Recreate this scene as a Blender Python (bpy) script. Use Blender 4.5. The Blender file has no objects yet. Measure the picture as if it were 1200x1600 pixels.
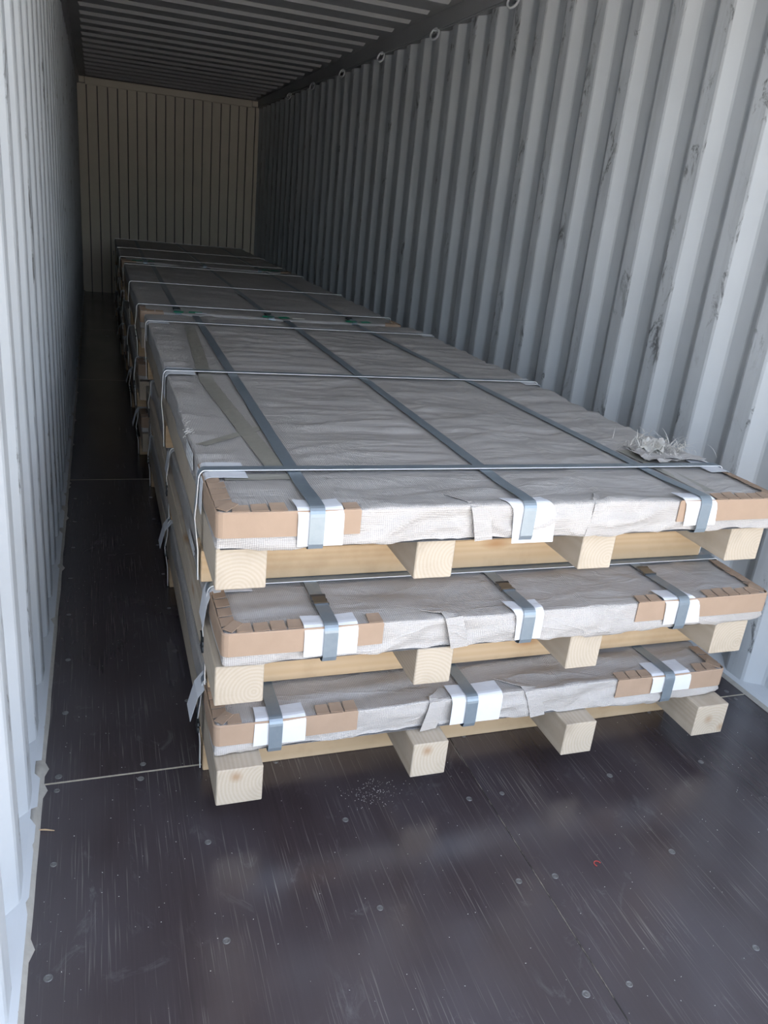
import bpy, bmesh, math, random
from mathutils import Vector, Matrix, noise

scene = bpy.context.scene
C = scene.collection
random.seed(7)

# ------------------------------------------------------------------ camera
cam_d = bpy.data.cameras.new('camera')
cam = bpy.data.objects.new('camera', cam_d)
C.objects.link(cam)
cam.location = (0.182, -0.210, 1.492)
cam.rotation_euler = (1.206, -0.099, -0.325)
cam_d.sensor_fit = 'VERTICAL'
cam_d.sensor_height = 36.0
cam_d.sensor_width = 27.0
cam_d.lens = 1240.3 * 36.0 / 1600.0
cam_d.clip_start = 0.02
scene.camera = cam

# ------------------------------------------------------------------ sky, sun, exposure
world = bpy.data.worlds.new('world')
scene.world = world
world.use_nodes = True
wn = world.node_tree
wn.nodes.clear()
w_out = wn.nodes.new('ShaderNodeOutputWorld')
w_bg = wn.nodes.new('ShaderNodeBackground')
w_sky = wn.nodes.new('ShaderNodeTexSky')
w_sky.sky_type = 'NISHITA'
w_sky.sun_disc = False
w_sky.sun_elevation = math.radians(48)
w_sky.sun_rotation = math.radians(72)
w_sky.air_density = 1.0
w_sky.dust_density = 2.5
w_hsv = wn.nodes.new('ShaderNodeHueSaturation')
w_hsv.inputs['Saturation'].default_value = 0.62
wn.links.new(w_sky.outputs[0], w_hsv.inputs['Color'])
wn.links.new(w_hsv.outputs[0], w_bg.inputs['Color'])
w_bg.inputs['Strength'].default_value = 0.46
wn.links.new(w_bg.outputs[0], w_out.inputs['Surface'])

sun_d = bpy.data.lights.new('sun', 'SUN')
sun_d.energy = 11.0
sun_d.angle = math.radians(0.6)
sun_d.color = (1.0, 0.95, 0.89)
sun = bpy.data.objects.new('sun', sun_d)
C.objects.link(sun)
# the sun stands beyond the right wall; it never shines in through the door
sd = Vector((-math.cos(math.radians(48)) * math.sin(math.radians(72)), -math.cos(math.radians(48)) * math.cos(math.radians(72)), -math.sin(math.radians(48))))
sun.rotation_euler = sd.to_track_quat('-Z', 'Y').to_euler()

vs = scene.view_settings
vs.view_transform = 'Standard'
vs.look = 'None'
vs.gamma = 1.0
vs.use_curve_mapping = False
vs.exposure = 1.45

# ------------------------------------------------------------------ materials
MATS = {}


def new_mat(name):
    m = bpy.data.materials.new(name)
    m.use_nodes = True
    nt = m.node_tree
    b = nt.nodes['Principled BSDF']
    MATS[name] = m
    return m, nt, b


def N(nt, t, **kw):
    n = nt.nodes.new(t)
    for k, v in kw.items():
        if k in n.inputs:
            n.inputs[k].default_value = v
        else:
            setattr(n, k, v)
    return n


def ramp(nt, fac, stops):
    r = nt.nodes.new('ShaderNodeValToRGB')
    els = r.color_ramp.elements
    while len(els) < len(stops):
        els.new(0.5)
    for e, (p, c) in zip(els, stops):
        e.position = p
        e.color = (*c, 1) if len(c) == 3 else c
    nt.links.new(fac, r.inputs[0])
    return r.outputs[0]


def coords(nt, scale=(1, 1, 1), rnd=False, loc=(0, 0, 0), rot=(0, 0, 0), kind='Object'):
    tc = nt.nodes.new('ShaderNodeTexCoord')
    src = tc.outputs[kind]
    if rnd:
        oi = nt.nodes.new('ShaderNodeObjectInfo')
        mul = nt.nodes.new('ShaderNodeVectorMath')
        mul.operation = 'MULTIPLY_ADD'
        nt.links.new(oi.outputs['Random'], mul.inputs[0])
        mul.inputs[1].default_value = rnd
        nt.links.new(src, mul.inputs[2])
        src = mul.outputs[0]
    mp = nt.nodes.new('ShaderNodeMapping')
    mp.inputs['Scale'].default_value = scale
    mp.inputs['Location'].default_value = loc
    mp.inputs['Rotation'].default_value = rot
    nt.links.new(src, mp.inputs[0])
    return mp.outputs[0]


def noise_t(nt, vec, scale, detail=4, rough=0.55, dist=0.0):
    n = N(nt, 'ShaderNodeTexNoise', Scale=scale, Detail=detail, Roughness=rough, Distortion=dist)
    nt.links.new(vec, n.inputs['Vector'])
    return n.outputs['Fac']


def mixc(nt, fac, a, b, mode='MIX'):
    m = nt.nodes.new('ShaderNodeMix')
    m.data_type = 'RGBA'
    m.blend_type = mode
    for sock, v in ((m.inputs[0], fac), (m.inputs[6], a), (m.inputs[7], b)):
        if isinstance(v, bpy.types.NodeSocket):
            nt.links.new(v, sock)
        elif isinstance(v, (int, float)):
            sock.default_value = v
        else:
            sock.default_value = (*v, 1)
    return m.outputs[2]


def math_n(nt, op, a, b=None, c=None, clamp=False):
    m = nt.nodes.new('ShaderNodeMath')
    m.operation = op
    m.use_clamp = clamp
    for s, v in zip(m.inputs, (a, b, c)):
        if v is None:
            continue
        if isinstance(v, bpy.types.NodeSocket):
            nt.links.new(v, s)
        else:
            s.default_value = v
    return m.outputs[0]


def bump(nt, b, h, strength=0.3, dist=0.002):
    bn = nt.nodes.new('ShaderNodeBump')
    bn.inputs['Strength'].default_value = strength
    bn.inputs['Distance'].default_value = dist
    nt.links.new(h, bn.inputs['Height'])
    nt.links.new(bn.outputs[0], b.inputs['Normal'])


def paint_mat(name, base, dark, wear=True, inner_x=None, sign=1):
    """container paint; scuffs sit on the flats that stand proud into the room"""
    m, nt, b = new_mat(name)
    v = coords(nt)
    n1 = noise_t(nt, v, 2.2, 5)
    col = mixc(nt, ramp(nt, n1, [(0.35, (0, 0, 0)), (0.7, (1, 1, 1))]), base, tuple(c * 0.9 for c in base))
    if wear:
        # long vertical smears and chipped spots
        v2 = coords(nt, (14, 14, 1.6))
        n2 = noise_t(nt, v2, 1.0, 7, 0.62)
        smear = ramp(nt, n2, [(0.47, (0, 0, 0)), (0.62, (0.5, 0.5, 0.5))])
        v3 = coords(nt, (1, 1, 0.5))
        n3 = noise_t(nt, v3, 15, 8, 0.74, 0.6)
        chip = ramp(nt, n3, [(0.545, (0, 0, 0)), (0.62, (0.8, 0.8, 0.8))])
        if inner_x is not None:
            sep = nt.nodes.new('ShaderNodeSeparateXYZ')
            tc = nt.nodes.new('ShaderNodeTexCoord')
            nt.links.new(tc.outputs['Object'], sep.inputs[0])
            d = math_n(nt, 'SUBTRACT', sep.outputs[0], inner_x)
            mask = math_n(nt, 'LESS_THAN', math_n(nt, 'MULTIPLY', d, sign), 0.0035)
            smear = math_n(nt, 'MULTIPLY', smear, mask)
            chip = math_n(nt, 'MULTIPLY', chip, mask)
            # only some of the ribs are badly scuffed
            v4 = coords(nt, (0.0, 3.49, 1.3))
            n4 = noise_t(nt, v4, 1.0, 1)
            some = ramp(nt, n4, [(0.46, (0, 0, 0)), (0.56, (1, 1, 1))])
            chip = math_n(nt, 'MULTIPLY', chip, some)
        col = mixc(nt, smear, col, tuple(min(1, c * 0.72 + 0.0) for c in base))
        col = mixc(nt, chip, col, dark)
    nt.links.new(col, b.inputs['Base Color'])
    b.inputs['Roughness'].default_value = 0.5
    b.inputs['Specular IOR Level'].default_value = 0.35
    bump(nt, b, noise_t(nt, coords(nt), 9, 3), 0.25, 0.004)
    return m


PAINT = (0.56, 0.595, 0.63)
paint_mat('paint_right', PAINT, (0.055, 0.055, 0.055), True, 2.352, 1)
paint_mat('paint_left', PAINT, (0.07, 0.065, 0.06), True, -0.012, -1)
paint_mat('paint_plain', PAINT, (0.1, 0.1, 0.1), False)
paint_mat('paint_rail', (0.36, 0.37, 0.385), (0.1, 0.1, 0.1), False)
paint_mat('paint_end_lit', (0.76, 0.70, 0.60), (0.08, 0.06, 0.05), False)  # paler and warmer than PAINT: warm yard light put into the colour

m, nt, b = new_mat('groove_dark')
b.inputs['Base Color'].default_value = (0.14, 0.135, 0.13, 1)
b.inputs['Roughness'].default_value = 0.8

m, nt, b = new_mat('caulk')
n = noise_t(nt, coords(nt), 40, 4)
nt.links.new(mixc(nt, n, (0.48, 0.46, 0.42), (0.30, 0.285, 0.255)), b.inputs['Base Color'])
b.inputs['Roughness'].default_value = 0.7
bump(nt, b, noise_t(nt, coords(nt), 60, 4), 0.5, 0.004)

# --- floor plywood
m, nt, b = new_mat('floor_ply')
vg = coords(nt, (110, 1.6, 1), rnd=(9, 3, 0))
g = noise_t(nt, vg, 1.0, 6, 0.6)
vb = coords(nt, (3, 1.2, 1), rnd=(4, 6, 0))
blot = noise_t(nt, vb, 1.4, 2, 0.5, 0.2)
col = mixc(nt, ramp(nt, g, [(0.25, (0, 0, 0)), (0.8, (1, 1, 1))]), (0.030, 0.021, 0.023), (0.044, 0.032, 0.036))
col = mixc(nt, ramp(nt, blot, [(0.25, (0, 0, 0)), (0.8, (0.9, 0.9, 0.9))]), col, (0.072, 0.064, 0.074))
# fine pale scratches along the grain
vs1 = coords(nt, (260, 4.0, 1), rnd=(5, 11, 0))
sc = noise_t(nt, vs1, 1.0, 2, 0.5)
vs2 = coords(nt, (4, 4, 1), rnd=(7, 2, 0))
sc2 = noise_t(nt, vs2, 1.0, 3)
scr = math_n(nt, 'MULTIPLY', ramp(nt, sc, [(0.60, (0, 0, 0)), (0.70, (1, 1, 1))]),
             ramp(nt, sc2, [(0.35, (0, 0, 0)), (0.65, (0.6, 0.6, 0.6))]))
col = mixc(nt, scr, col, (0.22, 0.20, 0.19))
# dusty scuffs with curled outlines
vs3 = coords(nt, (1, 0.7, 1), rnd=(3, 3, 0))
ds = noise_t(nt, vs3, 9, 8, 0.72, 1.4)
ds = math_n(nt, 'MULTIPLY', ramp(nt, ds, [(0.58, (0, 0, 0)), (0.78, (0.6, 0.6, 0.6))]),
            ramp(nt, sc2, [(0.40, (0, 0, 0)), (0.60, (1, 1, 1))]))
col = mixc(nt, ds, col, (0.17, 0.165, 0.17))
nt.links.new(col, b.inputs['Base Color'])
rr = ramp(nt, math_n(nt, 'MULTIPLY_ADD', blot, 0.85, math_n(nt, 'MULTIPLY', g, 0.15)),
          [(0.3, (0.19, 0.19, 0.19)), (0.75, (0.28, 0.28, 0.28))])
nt.links.new(rr, b.inputs['Roughness'])
b.inputs['Specular IOR Level'].default_value = 0.85
bump(nt, b, g, 0.03, 0.0006)

m, nt, b = new_mat('seam_filler')
n = noise_t(nt, coords(nt, (30, 30, 1)), 3, 5)
nt.links.new(mixc(nt, n, (0.62, 0.56, 0.44), (0.30, 0.26, 0.21)), b.inputs['Base Color'])
b.inputs['Roughness'].default_value = 0.8
m, nt, b = new_mat('seam_dusty')
n = noise_t(nt, coords(nt, (60, 9, 1)), 1.5, 6, 0.7)
nt.links.new(mixc(nt, ramp(nt, n, [(0.45, (0, 0, 0)), (0.62, (1, 1, 1))]), (0.03, 0.025, 0.022), (0.33, 0.29, 0.24)), b.inputs['Base Color'])
b.inputs['Roughness'].default_value = 0.8

m, nt, b = new_mat('screw_steel')
n = noise_t(nt, coords(nt), 300, 3)
nt.links.new(mixc(nt, n, (0.30, 0.30, 0.30), (0.09, 0.085, 0.085)), b.inputs['Base Color'])
b.inputs['Metallic'].default_value = 0.6
b.inputs['Roughness'].default_value = 0.45

m, nt, b = new_mat('dust')
b.inputs['Base Color'].default_value = (0.62, 0.60, 0.56, 1)
b.inputs['Roughness'].default_value = 0.9

# --- woven wrap
m, nt, b = new_mat('woven_wrap')
tc = nt.nodes.new('ShaderNodeTexCoord')
sep = nt.nodes.new('ShaderNodeSeparateXYZ')
nt.links.new(tc.outputs['Object'], sep.inputs[0])
yz = math_n(nt, 'ADD', sep.outputs[1], sep.outputs[2])
wa = math_n(nt, 'SINE', math_n(nt, 'MULTIPLY', math_n(nt, 'ADD', sep.outputs[0], yz), 2 * math.pi / 0.0095))
wb = math_n(nt, 'SINE', math_n(nt, 'MULTIPLY', math_n(nt, 'SUBTRACT', sep.outputs[0], yz), 2 * math.pi / 0.0095))
wv = math_n(nt, 'MULTIPLY', wa, wb)
wv01 = math_n(nt, 'MULTIPLY_ADD', wv, 0.5, 0.5)
big = noise_t(nt, coords(nt, (2, 3, 3), rnd=(3, 5, 7)), 2.0, 6, 0.65)
col = mixc(nt, ramp(nt, big, [(0.3, (0, 0, 0)), (0.7, (1, 1, 1))]), (0.34, 0.315, 0.298), (0.42, 0.392, 0.372))
col = mixc(nt, math_n(nt, 'MULTIPLY', wv01, 0.8), col, (0.52, 0.495, 0.475))
crn = noise_t(nt, coords(nt, (3, 9, 9), rnd=(5, 1, 2), rot=(0, 0.5, 0.3)), 1.1, 2, 0.5, 1.0)
crl = math_n(nt, 'ABSOLUTE', math_n(nt, 'SUBTRACT', crn, 0.5))
crease = ramp(nt, crl, [(0.0, (0.16, 0.16, 0.16)), (0.012, (0.0, 0.0, 0.0))])
col = mixc(nt, crease, col, (0.66, 0.64, 0.62))
nt.links.new(col, b.inputs['Base Color'])
b.inputs['Roughness'].default_value = 0.36
b.inputs['Specular IOR Level'].default_value = 0.6
cr = noise_t(nt, coords(nt, (4, 14, 12), rnd=(2, 3, 4)), 1.0, 3, 0.55, 0.7)
hh = math_n(nt, 'ADD', math_n(nt, 'MULTIPLY', wv, 0.10), math_n(nt, 'MULTIPLY', cr, 1.5))
hh = math_n(nt, 'ADD', hh, math_n(nt, 'MULTIPLY', math_n(nt, 'MINIMUM', crl, 0.06), -4.0))
bump(nt, b, hh, 0.6, 0.008)

m, nt, b = new_mat('packing_tape')
n = noise_t(nt, coords(nt, (4, 12, 8)), 3, 5)
nt.links.new(mixc(nt, n, (0.27, 0.255, 0.215), (0.36, 0.345, 0.30)), b.inputs['Base Color'])
b.inputs['Roughness'].default_value = 0.28
bump(nt, b, noise_t(nt, coords(nt, (20, 40, 20)), 2, 4), 0.4, 0.003)

# --- wood


def wood(name, axis, light, dark, orange):
    m, nt, b = new_mat(name)
    rot = (0, 0, 0)
    tc = nt.nodes.new('ShaderNodeTexCoord')
    oi = nt.nodes.new('ShaderNodeObjectInfo')
    ma = nt.nodes.new('ShaderNodeVectorMath')
    ma.operation = 'MULTIPLY_ADD'
    nt.links.new(oi.outputs['Random'], ma.inputs[0])
    ma.inputs[1].default_value = (0.9, 0.1, 0.13) if axis == 'X' else (0.13, 0.9, 0.1)
    nt.links.new(tc.outputs['Object'], ma.inputs[2])
    off = nt.nodes.new('ShaderNodeVectorMath')
    off.operation = 'ADD'
    nt.links.new(ma.outputs[0], off.inputs[0])
    off.inputs[1].default_value = (0, -0.09, -0.10) if axis == 'X' else (-0.10, 0, -0.08)
    v = off.outputs[0]
    mp = nt.nodes.new('ShaderNodeMapping')
    mp.inputs['Scale'].default_value = (0.12, 1, 1) if axis == 'X' else (1, 0.12, 1)
    nt.links.new(v, mp.inputs[0])
    w = N(nt, 'ShaderNodeTexWave', Scale=34.0, Distortion=1.6, Detail=3.0)
    w.wave_type = 'RINGS'
    w.rings_direction = axis
    w.inputs['Detail Scale'].default_value = 0.6
    nt.links.new(mp.outputs[0], w.inputs['Vector'])
    fine = nt.nodes.new('ShaderNodeMapping')
    fine.inputs['Scale'].default_value = (3, 160, 160) if axis == 'X' else (160, 3, 160)
    nt.links.new(v, fine.inputs[0])
    fn = noise_t(nt, fine.outputs[0], 1.0, 4)
    col = mixc(nt, math_n(nt, 'MULTIPLY', w.outputs['Fac'], 0.3), light, dark)
    col = mixc(nt, math_n(nt, 'MULTIPLY', fn, 0.22), col, dark)
    # knots
    kp = nt.nodes.new('ShaderNodeMapping')
    kp.inputs['Scale'].default_value = (3.4, 9, 9) if axis == 'X' else (9, 3.4, 9)
    nt.links.new(v, kp.inputs[0])
    vo = N(nt, 'ShaderNodeTexVoronoi', Scale=1.0)
    vo.feature = 'F1'
    nt.links.new(kp.outputs[0], vo.inputs['Vector'])
    kn = ramp(nt, vo.outputs['Distance'], [(0.05, (0.9, 0.9, 0.9)), (0.12, (0.38, 0.38, 0.38)), (0.20, (0, 0, 0))])
    col = mixc(nt, kn, col, orange)
    # weathered blotches
    bl = noise_t(nt, v, 9, 5, 0.6)
    col = mixc(nt, ramp(nt, bl, [(0.5, (0, 0, 0)), (0.75, (0.3, 0.3, 0.3))]), col, tuple(c * 0.62 for c in dark))
    nt.links.new(col, b.inputs['Base Color'])
    b.inputs['Roughness'].default_value = 0.72
    b.inputs['Specular IOR Level'].default_value = 0.25
    bump(nt, b, fn, 0.25, 0.001)


wood('pine_runner', 'Y', (0.53, 0.46, 0.37), (0.37, 0.285, 0.20), (0.34, 0.20, 0.10))
wood('pine_cross', 'X', (0.58, 0.43, 0.275), (0.46, 0.295, 0.16), (0.36, 0.16, 0.05))

m, nt, b = new_mat('cardboard')
n = noise_t(nt, coords(nt, (3, 3, 3), rnd=(3, 3, 3)), 6, 6, 0.6)
nt.links.new(mixc(nt, n, (0.41, 0.295, 0.215), (0.335, 0.238, 0.170)), b.inputs['Base Color'])
b.inputs['Roughness'].default_value = 0.78
b.inputs['Specular IOR Level'].default_value = 0.2
bump(nt, b, noise_t(nt, coords(nt, (1, 1, 1)), 22, 4), 0.3, 0.003)

m, nt, b = new_mat('white_paper')
n = noise_t(nt, coords(nt), 30, 5)
nt.links.new(mixc(nt, n, (0.70, 0.71, 0.74), (0.64, 0.655, 0.69)), b.inputs['Base Color'])
b.inputs['Roughness'].default_value = 0.55

m, nt, b = new_mat('strap_steel')
n = noise_t(nt, coords(nt, (20, 20, 20), rnd=(3, 3, 3)), 2, 6, 0.65)
nt.links.new(mixc(nt, n, (0.20, 0.245, 0.285), (0.28, 0.325, 0.36)), b.inputs['Base Color'])
b.inputs['Metallic'].default_value = 0.4
b.inputs['Roughness'].default_value = 0.36
m, nt, b = new_mat('strap_edge_lit')  # near-white colour stands for door light catching the band's bare edge
b.inputs['Base Color'].default_value = (0.86, 0.86, 0.85, 1)
b.inputs['Metallic'].default_value = 0.15
b.inputs['Roughness'].default_value = 0.4
m, nt, b = new_mat('seal_dark')
b.inputs['Base Color'].default_value = (0.05, 0.055, 0.06, 1)
b.inputs['Metallic'].default_value = 0.8
b.inputs['Roughness'].default_value = 0.35
m, nt, b = new_mat('seal_steel')
b.inputs['Base Color'].default_value = (0.20, 0.20, 0.20, 1)
b.inputs['Metallic'].default_value = 0.9
b.inputs['Roughness'].default_value = 0.3
m, nt, b = new_mat('green_tape')
n = noise_t(nt, coords(nt), 60, 3)
nt.links.new(mixc(nt, n, (0.0, 0.22, 0.12), (0.01, 0.34, 0.19)), b.inputs['Base Color'])
b.inputs['Roughness'].default_value = 0.4
m, nt, b = new_mat('fibre')
b.inputs['Base Color'].default_value = (0.74, 0.71, 0.66, 1)
b.inputs['Roughness'].default_value = 0.7
m, nt, b = new_mat('print_label')
# white slip with rows of dark print too small to read
sp = nt.nodes.new('ShaderNodeSeparateXYZ')
tc = nt.nodes.new('ShaderNodeTexCoord')
nt.links.new(tc.outputs['Object'], sp.inputs[0])
rows = math_n(nt, 'SINE', math_n(nt, 'MULTIPLY', sp.outputs[2], 420))
vv = coords(nt, (1, 190, 8))
ln = noise_t(nt, vv, 1.0, 2)
tx = math_n(nt, 'MULTIPLY', math_n(nt, 'GREATER_THAN', rows, 0.35), math_n(nt, 'GREATER_THAN', ln, 0.54))
nt.links.new(mixc(nt, tx, (0.74, 0.75, 0.76), (0.10, 0.10, 0.12)), b.inputs['Base Color'])
b.inputs['Roughness'].default_value = 0.5
m, nt, b = new_mat('red_plastic')
b.inputs['Base Color'].default_value = (0.5, 0.06, 0.05, 1)
m, nt, b = new_mat('yard_ground')
n = noise_t(nt, coords(nt), 0.8, 8, 0.65)
nt.links.new(mixc(nt, n, (0.50, 0.46, 0.40), (0.41, 0.375, 0.325)), b.inputs['Base Color'])
b.inputs['Roughness'].default_value = 0.9


# ------------------------------------------------------------------ mesh helpers
def link(o, parent=None):
    C.objects.link(o)
    if parent is not None:
        o.parent = parent
    return o


def mesh(name, verts, faces, mat, smooth=False):
    me = bpy.data.meshes.new(name)
    me.from_pydata([tuple(v) for v in verts], [], faces)
    me.materials.append(MATS[mat])
    bm = bmesh.new()
    bm.from_mesh(me)
    bmesh.ops.recalc_face_normals(bm, faces=bm.faces)
    bm.to_mesh(me)
    bm.free()
    if smooth:
        for p in me.polygons:
            p.use_smooth = True
    return me


def obj(name, me, parent=None, loc=(0, 0, 0), rot=(0, 0, 0)):
    o = bpy.data.objects.new(name, me)
    o.location = loc
    o.rotation_euler = rot
    return link(o, parent)


def struct(o, label=None, cat=None):
    o['kind'] = 'structure'
    if label:
        o['label'] = label
    if cat:
        o['category'] = cat
    return o


def box_mesh(name, a, b_, mat, bevel=0.0, seg=1):
    bm = bmesh.new()
    bmesh.ops.create_cube(bm, size=1.0)
    for v in bm.verts:
        v.co = Vector(((a[i] + b_[i]) / 2 + v.co[i] * (b_[i] - a[i]) for i in range(3)))
    if bevel:
        bmesh.ops.bevel(bm, geom=list(bm.edges), offset=bevel, segments=seg, affect='EDGES')
    me = bpy.data.meshes.new(name)
    bm.to_mesh(me)
    bm.free()
    me.materials.append(MATS[mat])
    return me


def strip_mesh(name, pts, wdir, width, thick, mat, smooth=False):
    """solid flat band that follows pts; wdir is the direction of its width"""
    w = Vector(wdir).normalized() * width / 2
    P = [Vector(p) for p in pts]
    V, F = [], []
    for i, p in enumerate(P):
        a = P[max(i - 1, 0)]
        c = P[min(i + 1, len(P) - 1)]
        t = (c - a).normalized()
        n = t.cross(w).normalized() * thick
        V += [p - w, p + w, p + w + n, p - w + n]
    for i in range(len(P) - 1):
        o = i * 4
        for k in range(4):
            F.append((o + k, o + (k + 1) % 4, o + 4 + (k + 1) % 4, o + 4 + k))
    F.append((0, 3, 2, 1))
    o = (len(P) - 1) * 4
    F.append((o, o + 1, o + 2, o + 3))
    return mesh(name, V, F, mat, smooth)


def sheet_mesh(name, rows, thick, mat, smooth=True):
    """rows: list of rows of points; thickened along the surface normal"""
    nr, nc = len(rows), len(rows[0])
    R_ = [[Vector(p) for p in r] for r in rows]
    V, F = [], []
    back = []
    for i in range(nr):
        for j in range(nc):
            du = R_[min(i + 1, nr - 1)][j] - R_[max(i - 1, 0)][j]
            dv = R_[i][min(j + 1, nc - 1)] - R_[i][max(j - 1, 0)]
            n = du.cross(dv)
            n.normalize()
            V.append(R_[i][j])
            back.append(R_[i][j] + n * thick)
    o = len(V)
    V += back
    idx = lambda i, j: i * nc + j
    for i in range(nr - 1):
        for j in range(nc - 1):
            q = (idx(i, j), idx(i + 1, j), idx(i + 1, j + 1), idx(i, j + 1))
            F.append(q)
            F.append(tuple(k + o for k in reversed(q)))
    for i in range(nr - 1):
        for j in (0, nc - 1):
            F.append((idx(i, j), idx(i + 1, j), idx(i + 1, j) + o, idx(i, j) + o))
    for j in range(nc - 1):
        for i in (0, nr - 1):
            F.append((idx(i, j), idx(i, j + 1), idx(i, j + 1) + o, idx(i, j) + o))
    return mesh(name, V, F, mat, False)


def prism_y(name, prof, y0, y1, mat):
    V = [(x, y0, z) for x, z in prof] + [(x, y1, z) for x, z in prof]
    n = len(prof)
    F = [(i, (i + 1) % n, n + (i + 1) % n, n + i) for i in range(n)]
    F += [tuple(range(n)), tuple(range(2 * n - 1, n - 1, -1))]
    return mesh(name, V, F, mat)


# ------------------------------------------------------------------ the container
Y0, Y1 = 0.0, 12.03
PER = 0.2864
ground = struct(obj('ground', mesh('ground', [(-40, -60, -0.17), (40, -60, -0.17), (40, 40, -0.17), (-40, 40, -0.17)], [(0, 1, 2, 3)], 'yard_ground')),
                'sunlit bare yard ground outside the open container', 'ground')


def corrugated(name, xin, sgn, ystart, z0, z1, mat):
    """profile walks along y; xin is the plane of the proud flats, sgn points out of the room"""
    prof = []
    k0 = int((Y0 - ystart) / PER) - 1
    for k in range(k0, k0 + 50):
        y = ystart + k * PER
        prof += [(xin + sgn * 0.036, y - 0.062), (xin, y), (xin, y + 0.084), (xin + sgn * 0.036, y + 0.146)]
    prof = [p for p in prof if Y0 - 0.05 <= p[1] <= Y1 + 0.30]
    prof = [p for p in prof if p[1] < Y1 + 0.04] + [(xin, Y1 + 0.045)]
    V, F = [], []
    # rounded press-bends: double each profile vertex a little
    pr = []
    for i, p in enumerate(prof):
        if 0 < i < len(prof) - 1:
            for q in (prof[i - 1], prof[i + 1]):
                d = Vector((q[0] - p[0], q[1] - p[1]))
                d = d.normalized() * 0.006
                pr.append((p[0] + d.x, p[1] + d.y))
        else:
            pr.append(p)
    nz = 8
    for j in range(nz + 1):
        z = z0 + (z1 - z0) * j / nz
        for x, y in pr:
            dz = 0.004 * noise.noise(Vector((x * 3, y * 2.3, z * 1.5)))
            V.append((x + dz * 0.6, y + dz, z))
    n = len(pr)
    for j in range(nz):
        for i in range(n - 1):
            F.append((j * n + i, j * n + i + 1, (j + 1) * n + i + 1, (j + 1) * n + i))
    return obj(name, mesh(name, V, F, mat))


struct(corrugated('wall_right', 2.352, 1, 2.250, -0.03, 2.64, 'paint_right'),
       'corrugated blue-grey steel wall along the right of the packages', 'wall')
struct(corrugated('wall_left', -0.012, -1, 1.845 - 0.042, -0.03, 2.64, 'paint_left'),
       'corrugated pale steel wall along the empty left aisle', 'wall')

# bottom flanges with caulk where the walls meet the floor
struct(obj('trim_1', prism_y('trim_1', [(0.0, -0.02), (0.003, 0.012), (-0.010, 0.020), (-0.060, 0.045), (-0.060, -0.02)], Y0, Y1, 'paint_plain')),
       'steel flange along the foot of the left wall', 'trim')
struct(obj('trim_2', prism_y('trim_2', [(2.343, -0.02), (2.340, 0.012), (2.354, 0.022), (2.40, 0.045), (2.40, -0.02)], Y0, Y1, 'paint_plain')),
       'steel flange along the foot of the right wall', 'trim')


def bead(name, x, amp, lab):
    V, F = [], []
    n = 420
    for i in range(n + 1):
        y = Y0 + (Y1 - Y0) * i / n
        w = 0.010 + amp * (0.5 + 0.5 * noise.noise(Vector((y * 6, x, 0)))) + (0.010 if noise.noise(Vector((y * 31, x, 3))) > 0.42 else 0)
        h = 0.010 + 0.006 * noise.noise(Vector((y * 11, 5, x)))
        s = 1 if x < 1 else -1
        V += [(x - s * 0.012, y, 0.001), (x - s * 0.010, y, h + 0.008), (x + s * w * 0.4, y, h), (x + s * w, y, 0.001)]
    for i in range(n):
        for k in range(3):
            F.append((i * 4 + k, i * 4 + k + 1, i * 4 + 5 + k, i * 4 + 4 + k))
    return struct(obj(name, mesh(name, V, F, 'caulk', True)), lab, 'trim')


bead('trim_3', 0.0, 0.006, 'rough line of sealant along the foot of the left wall')
bead('trim_4', 2.343, 0.010, 'rough line of sealant along the foot of the right wall')

# top side rails
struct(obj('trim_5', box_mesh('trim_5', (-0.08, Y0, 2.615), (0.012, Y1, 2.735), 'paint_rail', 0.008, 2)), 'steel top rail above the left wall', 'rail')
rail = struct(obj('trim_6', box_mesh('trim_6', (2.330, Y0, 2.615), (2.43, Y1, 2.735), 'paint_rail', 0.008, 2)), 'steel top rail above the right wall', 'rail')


def torus_mesh(name, R_, r, mat, nu=20, nv=8):
    V, F = [], []
    for i in range(nu):
        a = 2 * math.pi * i / nu
        for j in range(nv):
            c = 2 * math.pi * j / nv
            V.append((r * math.sin(c), (R_ + r * math.cos(c)) * math.cos(a), (R_ + r * math.cos(c)) * math.sin(a)))
    for i in range(nu):
        for j in range(nv):
            F.append((i * nv + j, ((i + 1) % nu) * nv + j, ((i + 1) % nu) * nv + (j + 1) % nv, i * nv + (j + 1) % nv))
    return mesh(name, V, F, mat, True)


ring_me = torus_mesh('lashing_ring', 0.036, 0.007, 'paint_plain')
lug_me = box_mesh('ring_lug', (-0.012, -0.016, -0.012), (0.012, 0.016, 0.012), 'paint_plain', 0.004)
for k in range(7):
    y = 5.42 - 1.125 * 3 + 1.125 * (k + 1) + (0 if k > 1 else 0)
    if y > Y1:
        break
    o = obj('lashing_ring', ring_me, rail, (2.318, y, 2.596), (0.0, 0.30, 0.45))
    obj('ring_lug', lug_me, o, (0.006, 0, 0.030))

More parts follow.
